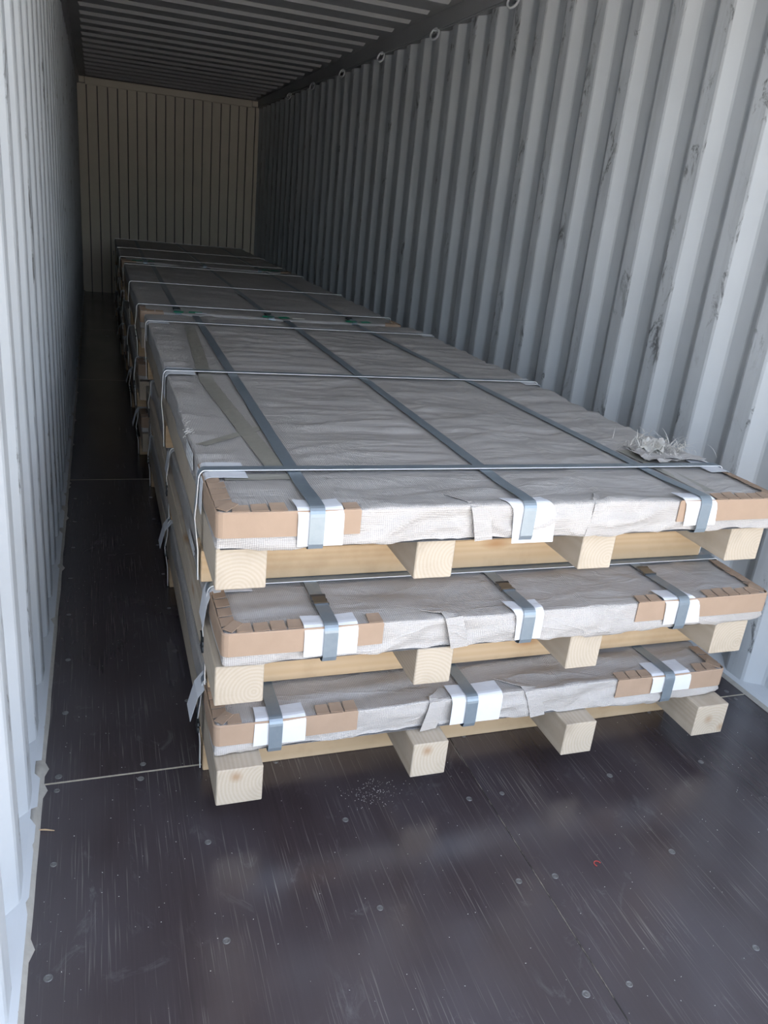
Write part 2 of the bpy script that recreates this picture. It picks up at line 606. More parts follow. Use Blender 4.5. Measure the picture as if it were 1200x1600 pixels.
# ceiling with cross ribs
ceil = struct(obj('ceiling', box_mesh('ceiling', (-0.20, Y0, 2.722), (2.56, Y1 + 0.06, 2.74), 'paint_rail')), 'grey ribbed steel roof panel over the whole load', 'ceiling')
rib_prof = [(0.0, 0.0), (0.016, -0.024), (0.085, -0.024), (0.105, 0.0)]
V = [(0.09, y, z) for y, z in rib_prof] + [(2.268, y, z) for y, z in rib_prof]
V = [(x + (0.012 if (i % 4 in (1, 2) and i < 4) else (-0.012 if i % 4 in (1, 2) else 0)), y, z) for i, (x, y, z) in enumerate(V)]
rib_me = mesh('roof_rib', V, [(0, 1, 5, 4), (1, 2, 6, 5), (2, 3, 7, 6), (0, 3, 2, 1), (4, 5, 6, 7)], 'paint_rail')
y = 5.06 - 0.3535 * 14
while y < Y1 - 0.15:
    if y > Y0 + 0.02:
        obj('roof_rib', rib_me, ceil, (0, y, 2.7225))
    y += 0.3535

# closed end wall: upright panels between narrow grooves
back = struct(obj('wall_back', box_mesh('wall_back', (-0.20, Y1 + 0.03, -0.10), (2.56, Y1 + 0.06, 2.80), 'groove_dark')),
              'warm-lit cream ribbed end wall closing the far end of the container', 'wall')
xs = [-0.02, 0.100] + [0.232] + [0.361 + 0.1225 * i for i in range(15)] + [2.185, 2.30, 2.38]
for i in range(len(xs) - 1):
    w = xs[i + 1] - xs[i]
    d = 0.0 if 1 < i < len(xs) - 3 else -0.006
    obj('wall_panel', box_mesh('wall_panel', (-w / 2 + 0.0065, d, -0.03), (w / 2 - 0.0065, 0.031, 2.62), 'paint_end_lit', 0.003), back, ((xs[i] + xs[i + 1]) / 2, Y1, 0))
struct(obj('trim_7', box_mesh('trim_7', (0.085, Y1 - 0.02, 2.612), (2.25, Y1 + 0.03, 2.70), 'paint_end_lit', 0.006)), 'warm-lit cream header beam across the top of the end wall', 'beam')
for n_, a, c in (('trim_8', -0.02, 0.083), ('trim_9', 2.252, 2.37)):
    struct(obj(n_, box_mesh(n_, (a, Y1 - 0.018, 2.628), (c, Y1 + 0.03, 2.70), 'paint_end_lit', 0.006)),
           'corner block at the %s top of the warm-lit cream end wall' % ('left' if a < 1 else 'right'), 'corner block')

# floor: dark plywood panels on a base
floor = struct(obj('floor', box_mesh('floor', (-0.06, Y0, -0.06), (2.42, Y1 + 0.03, -0.012), 'groove_dark')),
               'dark brown plywood container floor fixed down with screws', 'floor')
ys = [Y0, 1.630, 4.035, 6.43, 8.83, 11.23, Y1]
cols = [(0.0, 1.163), (1.163, 2.343)]
for j in range(len(ys) - 1):
    for a, c in cols:
        xm, ym = (a + c) / 2, (ys[j] + ys[j + 1]) / 2
        o = obj('floor_panel', box_mesh('floor_panel', (a + 0.0012 - xm, ys[j] + 0.0025 - ym, -0.028), (c - 0.0012 - xm, ys[j + 1] - 0.0025 - ym, 0.0), 'floor_ply', 0.0008), floor, (xm, ym, 0))
    if j:
        obj('seam_filler', box_mesh('seam_filler', (0, ys[j] - 0.0024, -0.02), (2.343, ys[j] + 0.0024, 0.0004), 'seam_filler'), floor)
obj('seam_filler', box_mesh('seam_filler', (1.1620, Y0, -0.02), (1.1640, Y1, 0.0002), 'seam_dusty'), floor)

# screw: shallow countersunk dish with a ring and a cross slot
V, F = [], []
prof = [(0.0085, 0.0000), (0.0078, 0.0010), (0.0060, 0.0010), (0.0052, 0.0003), (0.0022, 0.0003), (0.0018, 0.0009)]
nseg = 14
for r, z in prof:
    for i in range(nseg):
        a = 2 * math.pi * i / nseg
        V.append((r * math.cos(a), r * math.sin(a), z))
V.append((0, 0, 0.0009))
for k in range(len(prof) - 1):
    for i in range(nseg):
        F.append((k * nseg + i, k * nseg + (i + 1) % nseg, (k + 1) * nseg + (i + 1) % nseg, (k + 1) * nseg + i))
k = len(prof) - 1
for i in range(nseg):
    F.append((k * nseg + i, k * nseg + (i + 1) % nseg, len(V) - 1))
screw_me = mesh('screw', V, F, 'screw_steel')
rows_y = [0.435, 0.74, 1.045, 1.34, 1.605, 1.66, 1.942, 2.24, 2.548, 2.85, 3.15, 3.45, 3.75]
for yy in rows_y:
    seam = yy in (1.605, 1.66)
    for xx in ((0.047, 0.259, 0.62, 1.115, 1.211, 1.90, 2.28) if seam else (0.05, 0.404, 0.752, 1.112, 1.212, 1.565, 1.90, 2.28)):
        if yy > 1.9 and 0.45 < xx < 2.1:
            continue
        o = obj('screw', screw_me, floor, (xx + random.uniform(-.006, .006), yy + random.uniform(-.006, .006), 0.0001), (0, 0, random.random() * 3))
        s = random.uniform(0.85, 1.1)
        o.scale = (s, s, 1)

# ------------------------------------------------------------------ packages
H_CB, H_RUN, Z_PK, Z_TOP = 0.085, 0.105, 0.190, 0.2815


def runner_mesh(w, L):
    bm = bmesh.new()
    bmesh.ops.create_cube(bm, size=1.0)
    for v in bm.verts:
        v.co = Vector((v.co.x * w, (v.co.y + 0.5) * L, (v.co.z + 0.5) * H_RUN))
    bmesh.ops.bevel(bm, geom=list(bm.edges), offset=0.0025, segments=1, affect='EDGES')
    me = bpy.data.meshes.new('runner')
    bm.to_mesh(me)
    bm.free()
    me.materials.append(MATS['pine_runner'])
    return me


LEN = 2.82
RUN_WIDE = runner_mesh(0.114, LEN + 0.0)
RUN_SLIM = runner_mesh(0.100, LEN + 0.0)
TAB = None


def tab_mesh():
    # cut cardboard tab lying back from the edge, its free end lifted slightly
    rows_ = []
    for t in (0, 0.3, 0.7, 1.0):
        y_ = 0.037 * t
        rows_.append([(-0.0172 + 0.002 * t, y_, 0.003 * t * t), (0.0172 - 0.001 * t, y_, 0.003 * t * t)])
    return sheet_mesh('tab', rows_, 0.0016, 'cardboard')


TAB = tab_mesh()


def seal_mesh(mat):
    # folded steel sleeve with notched crimps on both sides
    out = []
    n = 6
    V, F = [], []
    for i in range(n + 1):
        y_ = -0.022 + 0.044 * i / n
        w_ = 0.0205 - (0.0035 if i in (2, 4) else 0.0)
        z_ = 0.0045 + (0.0015 if i in (0, 6) else 0)
        V += [(-w_, y_, 0.0), (-w_ * 0.93, y_, z_), (w_ * 0.93, y_, z_), (w_, y_, 0.0)]
    for i in range(n):
        for k in range(4):
            F.append((i * 4 + k, i * 4 + (k + 1) % 4, i * 4 + 4 + (k + 1) % 4, i * 4 + 4 + k))
    F += [(0, 1, 2, 3), (n * 4 + 3, n * 4 + 2, n * 4 + 1, n * 4)]
    return mesh('seal', V, F, mat)


SEAL_D = seal_mesh('seal_dark')
SEAL_S = seal_mesh('seal_steel')


def lin(a, b_, n):
    return [a + (b_ - a) * i / n for i in range(n + 1)]


def axis_coords(a, b_, step, r, fine=None):
    """coordinates from a to b with extra lines in the rounded rims; fine=(limit, step) refines the start"""
    c = [a, a + r * 0.3, a + r]
    p = a + r
    while p < b_ - r - 1e-6:
        s = fine[1] if fine and p < fine[0] else step
        p = min(p + s, b_ - r)
        if b_ - r - p < s * 0.4:
            p = b_ - r
        c.append(p)
    return c + [b_ - r * 0.3, b_]


def wrap_mesh(W, L, seed, strap_x, cross_y, tapes, guards, folds, xstep, ystep, zstep, fine, taper, amp=1.0, cap=0.004):
    r = 0.010
    ax = [axis_coords(0, W, xstep, r), axis_coords(0, L, ystep, r, fine), axis_coords(Z_PK, Z_TOP, zstep, r)]
    nx, ny, nz = (len(a) for a in ax)
    so = Vector((seed * 7.3, seed * 3.1, seed * 5.7))
    V, F, ids = [], [], {}

    def nz_(x, y, z):
        return noise.noise(Vector((x, y, z)) + so)

    def ridge(x, y, z):
        return 1.0 - abs(nz_(x, y, z)) * 2.0

    def vert(i, j, k):
        key = (i, j, k)
        if key in ids:
            return ids[key]
        p = Vector((ax[0][i], ax[1][j], ax[2][k]))
        inner = Vector((min(max(p.x, r), W - r), min(max(p.y, r), L - r), min(max(p.z, Z_PK + r), Z_TOP - r)))
        d = p - inner
        n = d.normalized()
        p = inner + n * r
        x, y, z = p
        off = 0.0
        if n.z > 0.05:          # top: long wrinkles that run across
            st = min([abs(x - (a + (b2 - a) * y / L)) for a, b2 in strap_x] + [9])
            cy = min([abs(y - c) for c in cross_y] + [9])
            att = min(1.0, max(0.0, (st - 0.018) / 0.05)) * min(1.0, max(0.0, (cy - 0.016) / 0.05))
            for ta, tb, tw in tapes:
                tt = max(0.0, min(1.0, (Vector((x, y)) - ta).dot(tb - ta) / (tb - ta).length_squared))
                dd = (Vector((x, y)) - ta - (tb - ta) * tt).length
                att *= min(1.0, max(0.0, (dd - tw * 0.5 - 0.006) / 0.05))
            wx = x + 0.25 * nz_(x * 1.5, y * 2, 1)
            wy = y + 0.06 * nz_(x * 2.5, y * 2.5, 4)
            wr = 0.75 * max(0, ridge(wx * 1.6, wy * 8.0, 0.3)) ** 2 + 0.35 * ridge(wx * 3.5, wy * 19.0, 2.3) + 0.5 * nz_(x * 3, y * 3, 7)
            wr += 0.3 * ridge(wx * 5 + wy * 6, wy * 9 - wx * 4, 9.0)
            off += n.z * min(cap, amp * (0.0125 * att * (wr - 0.5) - 0.0015))
        if n.y < -0.05 or n.y > 0.05:   # end faces: diagonal pulls and a slack bottom hem
            u, v = x + 0.6 * z, z - 0.25 * x
            wr = 0.8 * max(0, ridge(u * 4 + 0.4 * nz_(x * 4, z * 5, 1), v * 13, 3.0)) ** 2 + 0.5 * max(0, ridge(u * 11, v * 26 + u * 3, 6.0)) ** 2 + 0.8 * nz_(x * 5, z * 5, 2)
            e = min(1.0, (Z_TOP - z) / 0.03)
            low = max(0.0, (0.035 - (z - Z_PK)) / 0.035)
            off += abs(n.y) * amp * e * (0.0125 * (wr - 0.6) - 0.0025 * low + 0.004 * low * nz_(x * 9, 4, 3))
        if abs(n.x) > 0.05:
            wr = ridge(y * 2.2 + z, z * 14 + y, 5.0) * 0.7 + ridge(y * 7, z * 22, 1.0) * 0.3 + 0.6 * nz_(3, y * 2, z * 3)
            off += abs(n.x) * amp * 0.006 * (wr - 0.5)
        if n.z > 0.05 or n.y < -0.05:
            for fx, fs in folds:      # overlap folds in the sheet
                dd = x - fx - 0.12 * (y if n.z > 0.5 else 0) - fs * 0.1 * (z - Z_TOP)
                if -0.02 < dd < 0.11:
                    off += 0.0048 * (1 - abs(n.x)) * (min(1, (dd + 0.004) / 0.006) if dd < 0.002 and dd > -0.004 else (1 if dd >= 0.002 else 0)) * (1 - max(dd, 0) / 0.11)
        for ge, gs, gy in guards:     # pressed flat under the cardboard
            inx = x < ge if gs == 'L' else x > ge
            if inx and (y < 0.05 or (y < gy and (x < 0.05 or x > W - 0.05))) and z > Z_TOP - 0.062:
                off = min(off, -0.0012)
        p = p + n * off
        if taper:
            p.x = p.x * (W + taper * p.y / L) / W
        ids[key] = len(V)
        V.append(p)
        return ids[key]

    def quad(a, b_, c, d):
        F.append((vert(*a), vert(*b_), vert(*c), vert(*d)))

    for i in range(nx - 1):
        for j in range(ny - 1):
            quad((i, j, nz - 1), (i + 1, j, nz - 1), (i + 1, j + 1, nz - 1), (i, j + 1, nz - 1))
    for i in range(nx - 1):
        for k in range(nz - 1):
            quad((i, 0, k), (i + 1, 0, k), (i + 1, 0, k + 1), (i, 0, k + 1))
            quad((i, ny - 1, k), (i, ny - 1, k + 1), (i + 1, ny - 1, k + 1), (i + 1, ny - 1, k))
    for j in range(ny - 1):
        for k in range(nz - 1):
            quad((0, j, k), (0, j, k + 1), (0, j + 1, k + 1), (0, j + 1, k))
            quad((nx - 1, j, k), (nx - 1, j + 1, k), (nx - 1, j + 1, k + 1), (nx - 1, j, k + 1))
    # plain underside
    V += [Vector((0.01, 0.01, Z_PK + 0.001)), Vector((W - 0.01, 0.01, Z_PK + 0.001)), Vector((W - 0.01, L - 0.01, Z_PK + 0.001)), Vector((0.01, L - 0.01, Z_PK + 0.001))]
    q = len(V) - 4
    me = mesh('wrap', V, F + [(q, q + 3, q + 2, q + 1)], 'woven_wrap', True)
    return me


def bundle(label, base, x0, x1, yf, run_front, runners, straps, cross_y, seed, pads=(), seals=(), guards=(), taper=0.0,
           level=0, folds=(), top_tapes=(), greens=(), cross_pads=True, side_clip=(), labels=(), seams=(), group='wrapped packages on timber bearers'):
    W = x1 - x0
    L = LEN
    root = bpy.data.objects.new('wrapped_package', None)
    root.location = (x0, yf, base)
    root.empty_display_size = 0.2
    link(root)
    root['label'] = label
    root['category'] = 'package'
    root['group'] = group
    loc_straps = [(a - x0, c - x0) for a, c in straps]
    loc_cross = [c - yf for c in cross_y]
    xr = lambda y: W + taper * y / L

    # timber
    for i, (a, c) in enumerate(runners):
        me = RUN_WIDE if i in (0, 3) else RUN_SLIM
        obj('runner', me, root, ((a + c) / 2 - x0, run_front - yf, H_CB))
    cbm = box_mesh('crossbeam', (-W / 2 - 0.002, -0.045, 0.0), (W / 2 - 0.005, 0.045, H_CB), 'pine_cross', 0.0025)
    for c in loc_cross:
        obj('crossbeam', cbm, root, (W / 2, c + 0.02, 0))

    # wrapped pack
    if level == 2:
        args = (0.014, 0.014, 0.010, None)
    elif level == 1:
        args = (0.014, 0.10, 0.010, (0.30, 0.012))
    else:
        args = (0.045, 0.05, 0.02, None)
    gx = [(xe - x0 + 0.01 if sd_ == 'L' else xe - x0 - 0.01, sd_, ye + 0.02) for sd_, xe, ye in guards]
    wm = wrap_mesh(W, L, seed, loc_straps, loc_cross, [(Vector((a[0] - x0, a[1] - yf)), Vector((c[0] - x0, c[1] - yf)), w_) for a, c, w_ in top_tapes], gx, folds, *args, taper, 1.0, 0.009 if base > 0.5 else 0.003)
    wrap = obj('wrap', wm, root)

    # lengthwise steel bands
    for i, (a, c) in enumerate(loc_straps):
        g = 0.0035
        gf = 0.0106
        X = lambda y: a + (c - a) * y / L
        r = 0.012
        pts = [(0.03, Z_PK - 0.001), (0.004, Z_PK - 0.001)]
        pts += [(-gf + 0.003, Z_PK + 0.004)] + [(-gf, z_) for z_ in lin(Z_PK + 0.015, Z_TOP - r, 4)]
        for k in range(1, 6):
            t = k / 5 * math.pi / 2
            pts.append((-gf + (r + gf - 0.004) * (1 - math.cos(t)), Z_TOP - r + (r + (0.0098 if base > 0.5 else 0.0078)) * math.sin(t)))
        pts += [(y_, Z_TOP + (0.0098 if base > 0.5 else 0.0078) - (0.0061 if base > 0.5 else 0.0041) * max(0, min(1, (y_ - 0.05) / 0.10)) + 0.0006 * noise.noise(Vector((y_ * 9, a, seed)))) for y_ in lin(0.03, 0.16, 6) + lin(0.2, L - 0.02, 36)]
        for k in range(0, 6):
            t = k / 5 * math.pi / 2
            pts.append((L + g - r + r * math.sin(t), Z_TOP + g - r + r * math.cos(t)))
        pts += [(L + g, Z_PK + 0.01), (L - 0.01, Z_PK - 0.001)]
        P = [(X(y_), y_, z_) for y_, z_ in pts]
        s = obj('strap', strip_mesh('strap', P, (1, 0, 0), 0.034, -0.0011, 'strap_steel'), root)
        if i < len(pads) and pads[i]:
            bl, br, zb, tl, tr, yt = pads[i]
            bl -= x0; br -= x0; tl -= x0; tr -= x0
            rows_ = []
            pz = 0.0 if base > 0.5 else 0.0012
            prof_ = [(yt - yf, Z_TOP + 0.0035)] + [((yt - yf) * 0.6, Z_TOP + 0.0062 - pz), (0.014, Z_TOP + 0.0066 - pz)]
            for k in range(1, 5):
                t = k / 5 * math.pi / 2
                prof_.append((0.012 - 0.0188 * math.sin(t), Z_TOP - 0.012 + (0.0186 - pz) * math.cos(t)))
            prof_ += [(-0.0068, Z_TOP - 0.02), (-0.0068, (Z_TOP + zb - base) / 2 - 0.01), (-0.0066, zb - base)]
            for kk, (y_, z_) in enumerate(prof_):
                t = kk / (len(prof_) - 1)
                row = []
                for u in (0, 0.2, 0.42, 0.58, 0.8, 1.0):
                    xx = (tl + (bl - tl) * t) * (1 - u) + (tr + (br - tr) * t) * u
                    lift = 0.003 * abs(u - 0.5) ** 2 * 4 * (abs(noise.noise(Vector((seed * 3 + i, u * 2, t * 2)))) + 0.2)
                    if kk in (0,):
                        lift += 0.003 * abs(u - .5) * 2
                    row.append((xx, y_ - (lift if t > 0.45 else 0), z_ + (lift if t <= 0.45 else 0)))
                rows_.append(row)
            po = obj('paper_pad', sheet_mesh('paper_pad', rows_, -0.0009, 'white_paper'), s)
            po['label'] = 'white paper pad'
        if i < len(seals) and seals[i]:
            y_ = seals[i] - yf
            obj('seal', SEAL_S if level else SEAL_D, s, (X(y_), y_, Z_TOP + 0.0048), (0.04, 0, 0))

    # crosswise bands, down both sides to the bearers
    for i, c in enumerate(loc_cross):
        g = 0.0065 if base < 0.5 else 0.0095
        hp = 0.0 if base < 0.5 else 0.003
        R_ = xr(c)
        r = 0.014
        slack = 0.004 + 0.006 * random.random()
        pts = [(-0.007, 0.004), (-0.008, H_CB), (-0.010 - slack, Z_PK - 0.02), (-g - 0.003, Z_PK + 0.03), (-g, Z_TOP - r)]
        for k in range(1, 6):
            t = k / 5 * math.pi / 2
            pts.append((-g + r * (1 - math.cos(t)), Z_TOP - r + (r + g) * math.sin(t)))
        pts += [(x_, Z_TOP + g - 0.001 * math.sin(math.pi * x_ / R_)) for x_ in lin(0.05, R_ - 0.05, 16)]
        for k in range(0, 6):
            t = k / 5 * math.pi / 2
            pts.append((R_ + g - r + r * math.sin(t), Z_TOP + g - r + r * math.cos(t)))
        pts += [(R_ + g, Z_PK), (R_ + 0.004, 0.004)]
        yo = 0.006 * random.uniform(-1, 1)
        P = [(x_, c + yo * (x_ / R_ - 0.5), z_) for x_, z_ in pts]
        s = obj('cross_strap', strip_mesh('cross_strap', P, (0, 1, 0), 0.030, 0.0012, 'strap_steel'), root)
        e = [(x_, y_ - 0.0152, z_ - 0.0008) for x_, y_, z_ in P]  # added pale bar draws the lit front edge of the band
        o = obj('strap_edge_lit', strip_mesh('strap_edge_lit', e, (0, 1, 0), 0.0014, 0.0024 if yf < 3 else 0.0028, 'strap_edge_lit'), s)
        o['label'] = 'bare edge of the steel band, door light painted on as a pale bar'
        if cross_pads:
            for side in ((0, 1) if level == 2 or base > 0.5 else (0,)):
                fl = 0.0 if base > 0.5 or i == 2 else (0.034 if base < 0.1 else 0.014)
                pts2 = [(0.10, Z_TOP + 0.003 + hp), (0.05, Z_TOP + 0.0045 + hp), (0.012, Z_TOP + 0.0045 + hp), (0.003, Z_TOP + 0.002 + hp), (-0.0035 - hp, Z_TOP - 0.006), (-0.0045 - hp - fl * 0.5, Z_TOP - 0.03), (-0.006 - hp - fl, Z_TOP - 0.085 - fl * 0.5)]
                if side:
                    pts2 = [(R_ - x_ * 0.7, z_) for x_, z_ in pts2]
                rows_ = [[(x_, c + yy, z_) for yy in ((-0.058, -0.01, 0.01, 0.055) if base > 0.5 else (-0.042, -0.01, 0.01, 0.040))] for x_, z_ in pts2]
                po = obj('edge_pad', sheet_mesh('edge_pad', rows_, 0.001 if not side else -0.001, 'white_paper'), s)
                po['label'] = 'white edge pad folded over the package edge'
        if i < len(side_clip) and side_clip[i]:
            z_ = side_clip[i]
            obj('seal', SEAL_D, s, (-0.013, c, z_), (math.pi / 2, 0, -math.pi / 2))

    # cardboard corner guards
    for side, xe, ye in guards:
        sx = 1 if side == 'L' else -1
        cx = 0.0 if side == 'L' else W
        xl = (xe - x0 - cx) * sx
        yl = ye
        g = 0.0028
        rr_ = 0.012
        path = [(xl, -g), (xl * 0.7, -g - 0.001), (xl * 0.35, -g - 0.002), (rr_, -g - 0.001)]
        for k in range(1, 5):
            t = k / 5 * math.pi / 2
            path.append((rr_ - (rr_ + g) * math.sin(t), rr_ - (rr_ + g) * math.cos(t)))
        path += [(-g, rr_), (-g - 0.002, yl * 0.5), (-g - 0.001, yl)]
        zt, zb = Z_TOP + 0.0015, Z_TOP - 0.058
        P2 = [Vector((cx + sx * px, py, 0)) for px, py in path]
        rows_ = []
        for p in P2:
            jj = 0.002 * noise.noise(Vector((p.x * 9, p.y * 9, seed)))
            inn = (Vector((cx + sx * 0.05, 0.05, 0)) - p).normalized() * 0.003
            rows_.append([(p.x + inn.x, p.y + inn.y, zt), (p.x, p.y, zt - 0.004), (p.x, p.y + jj, (zt + zb) / 2), (p.x, p.y, zb + jj)])
        gd = obj('corner_guard', sheet_mesh('corner_guard', rows_, (-0.0022 if side == 'L' else 0.0022), 'cardboard'), root)
        gd['label'] = 'brown cardboard corner guard with cut tabs'
        n = int((xl - 0.028) / 0.0375)
        for k in range(n):
            px = 0.030 + (k + 0.5) * (xl - 0.030) / n
            if any(pd and min(pd[0], pd[3]) - 0.012 < cx + sx * px + x0 < max(pd[1], pd[4]) + 0.008 for pd in pads):
                continue
            o = obj('tab', TAB, gd, (cx + sx * px, 0.0005, Z_TOP + 0.0026), (random.uniform(0.0, 0.05), random.uniform(-0.04, 0.04), random.uniform(-0.04, 0.04)))
            o.scale = ((xl - 0.03) / n / 0.0375, random.uniform(0.75, 1.0), 1)
        n = int((yl - 0.03) / 0.0375)
        for k in range(n):
            py = 0.030 + (k + 0.5) * (yl - 0.030) / n
            if any(abs(py - c) < 0.02 for c in loc_cross):
                continue
            o = obj('tab', TAB, gd, (cx + sx * 0.0005, py, Z_TOP + 0.0026), (random.uniform(0.0, 0.05), random.uniform(-0.04, 0.04), (-math.pi / 2 if side == 'L' else math.pi / 2) + random.uniform(-0.04, 0.04)))
            o.scale = ((yl - 0.03) / n / 0.0375, random.uniform(0.8, 1.05), 1)
        # the tab folded over the corner itself
        o = obj('tab', TAB, gd, (cx + sx * 0.010, 0.010, Z_TOP + 0.0040), (0.02, 0, -sx * math.pi / 4))
        o.scale = (0.8, 1.15, 1)

    for (pa, pb, w_) in top_tapes:
        a = Vector((pa[0] - x0, pa[1] - yf, 0))
        c = Vector((pb[0] - x0, pb[1] - yf, 0))
        n = max(2, int((c - a).length / 0.03))
        dirv = (c - a).normalized()
        side_v = Vector((-dirv.y, dirv.x, 0)) * w_ / 2
        rows_ = []
        for k in range(n + 1):
            p = a + (c - a) * k / n
            rows_.append([(p + side_v * q + Vector((0, 0, Z_TOP + 0.0016 + 0.0008 * noise.noise(Vector((p.x * 12, p.y * 22, q)))))) for q in (-1, -0.3, 0.3, 1)])
        obj('packing_tape', sheet_mesh('packing_tape', rows_, 0.0003, 'packing_tape'), root)
    for sx_, sl, back_ in seams:       # loose overlap of the sheet: a lifted lip over the front edge
        a = sx_ - x0
        rows_ = []
        path_ = [(a + sl * 0.10, -0.004, Z_PK + 0.004), (a + sl * 0.06, -0.0055, Z_PK + 0.04), (a + sl * 0.02, -0.005, Z_TOP - 0.018),
                 (a, -0.001, Z_TOP - 0.001), (a - sl * 0.02, 0.016, Z_TOP + 0.005), (a - sl * 0.10, back_ * 0.5, Z_TOP + 0.0045), (a - sl * 0.22, back_, Z_TOP + 0.002)]
        for px, py, pz_ in path_:
            k_ = 0.0 if py > 0.01 else 1.0
            rows_.append([(px, py - 0.003 * k_, pz_ + 0.003 * (1 - k_)), (px + 0.012, py - 0.001 * k_, pz_ + 0.001 * (1 - k_)), (px + 0.05, py + 0.004 * k_, pz_ - 0.005 * (1 - k_))])
        obj('overlap_seam', sheet_mesh('overlap_seam', rows_, 0.0012, 'woven_wrap'), root)
    for (gx, gy, w_, l_, mt) in greens:
        nm = 'green_seal' if mt == 'green_tape' else 'white_slip'
        o = obj(nm, sheet_mesh(nm, [[(-w_ / 2, -l_ / 2, 0), (w_ / 2, -l_ / 2, 0.001)], [(-w_ / 2, 0, 0.004), (w_ / 2, 0, 0.003)], [(-w_ / 2, l_ / 2, 0), (w_ / 2, l_ / 2, 0.002)]], 0.0008, mt), root,
                (gx - x0, gy - yf, Z_TOP + 0.0068), (0, 0, random.uniform(-0.25, 0.25)))
    for (ly, lz, lw, lh, rot) in labels:
        o = obj('paper_label', box_mesh('paper_label', (-0.0006, -lw / 2, -lh / 2), (0.0006, lw / 2, lh / 2), 'print_label'), root,
                (-0.0062, ly - yf, lz - base), (rot, 0, 0))
        o['label'] = 'white printed label'
    return root


WIDE4 = lambda a: a
G_A, G_B, G_C = 'packages in the nearest stack', 'packages in the middle stack', 'packages in the farthest stack'

# nearest stack
bundle('lowest grey-wrapped flat package of the nearest stack, its timber bearers on the dark floor', 0.0, 0.420, 1.968, 1.415, 1.361,
       [(0.420, 0.534), (0.932, 1.032), (1.395, 1.495), (1.854, 1.968)],
       [(0.570, 0.64), (1.109, 1.13), (1.759, 1.68)], [1.627, 2.75, 3.93], 1,
       pads=[(0.515, 0.648, 0.214, 0.522, 0.645, 1.467), (1.051, 1.201, 0.204, 1.050, 1.203, 1.472), (1.701, 1.842, 0.227, 1.697, 1.829, 1.480)],
       guards=[('L', 0.786, 0.19), ('R', 1.580, 0.13)], level=1, folds=[(0.98, 1), (1.27, -1)], side_clip=[0.145, 0.157, 0.15], seams=[(1.272, 0.3, 0.07), (0.985, -0.2, 0.05)], group=G_A)
bundle('middle grey-wrapped flat package of the nearest stack, between two others', 0.29, 0.424, 1.984, 1.355, 1.365,
       [(0.410, 0.524), (0.908, 1.008), (1.352, 1.452), (1.836, 1.950)],
       [(0.674, 0.72), (1.198, 1.12), (1.681, 1.64)], [1.594, 2.75, 3.90], 2,
       pads=[(0.611, 0.741, 0.498, 0.609, 0.739, 1.402), (1.168, 1.242, 0.493, 1.145, 1.240, 1.403), (1.628, 1.750, 0.499, 1.610, 1.699, 1.406)],
       seals=[1.474, 1.483, 1.522], guards=[('L', 0.806, 0.21), ('R', 1.535, 0.22)], level=1, folds=[(1.36, 1), (0.95, -1)],
       side_clip=[0.125, 0.12, 0.12], labels=[(1.95, 0.535, 0.14, 0.03, 0.0)], seams=[(0.965, 0.25, 0.04)], group=G_A)
bundle('topmost grey-wrapped flat package of the nearest stack, crossed by long steel bands', 0.58, 0.405, 1.940, 1.362, 1.388,
       [(0.408, 0.522), (0.882, 0.982), (1.343, 1.443), (1.821, 1.935)],
       [(0.622, 0.664), (1.150, 1.156), (1.675, 1.554)], [1.627, 2.755, 3.905], 3,
       pads=[(0.580, 0.685, 0.779, 0.576, 0.679, 1.415), (1.115, 1.230, 0.764, 1.084, 1.198, 1.396), (1.619, 1.722, 0.793, 1.600, 1.690, 1.407)],
       guards=[('L', 0.725, 0.33), ('R', 1.597, 0.22)], level=2, folds=[(0.97, 1), (1.29, -1)], taper=-0.03,
       top_tapes=[((0.588, 1.66), (0.535, 2.62), 0.050), ((0.535, 2.60), (0.60, 3.86), 0.050), ((0.43, 1.85), (0.62, 2.02), 0.030),
                  ((1.735, 1.42), (1.72, 1.80), 0.05), ((0.45, 1.585), (0.62, 1.585), 0.04)],
       labels=[(1.86, 0.832, 0.15, 0.045, -0.05)], seams=[(0.995, 0.2, 0.08), (1.335, -0.15, 0.06)], group=G_A)

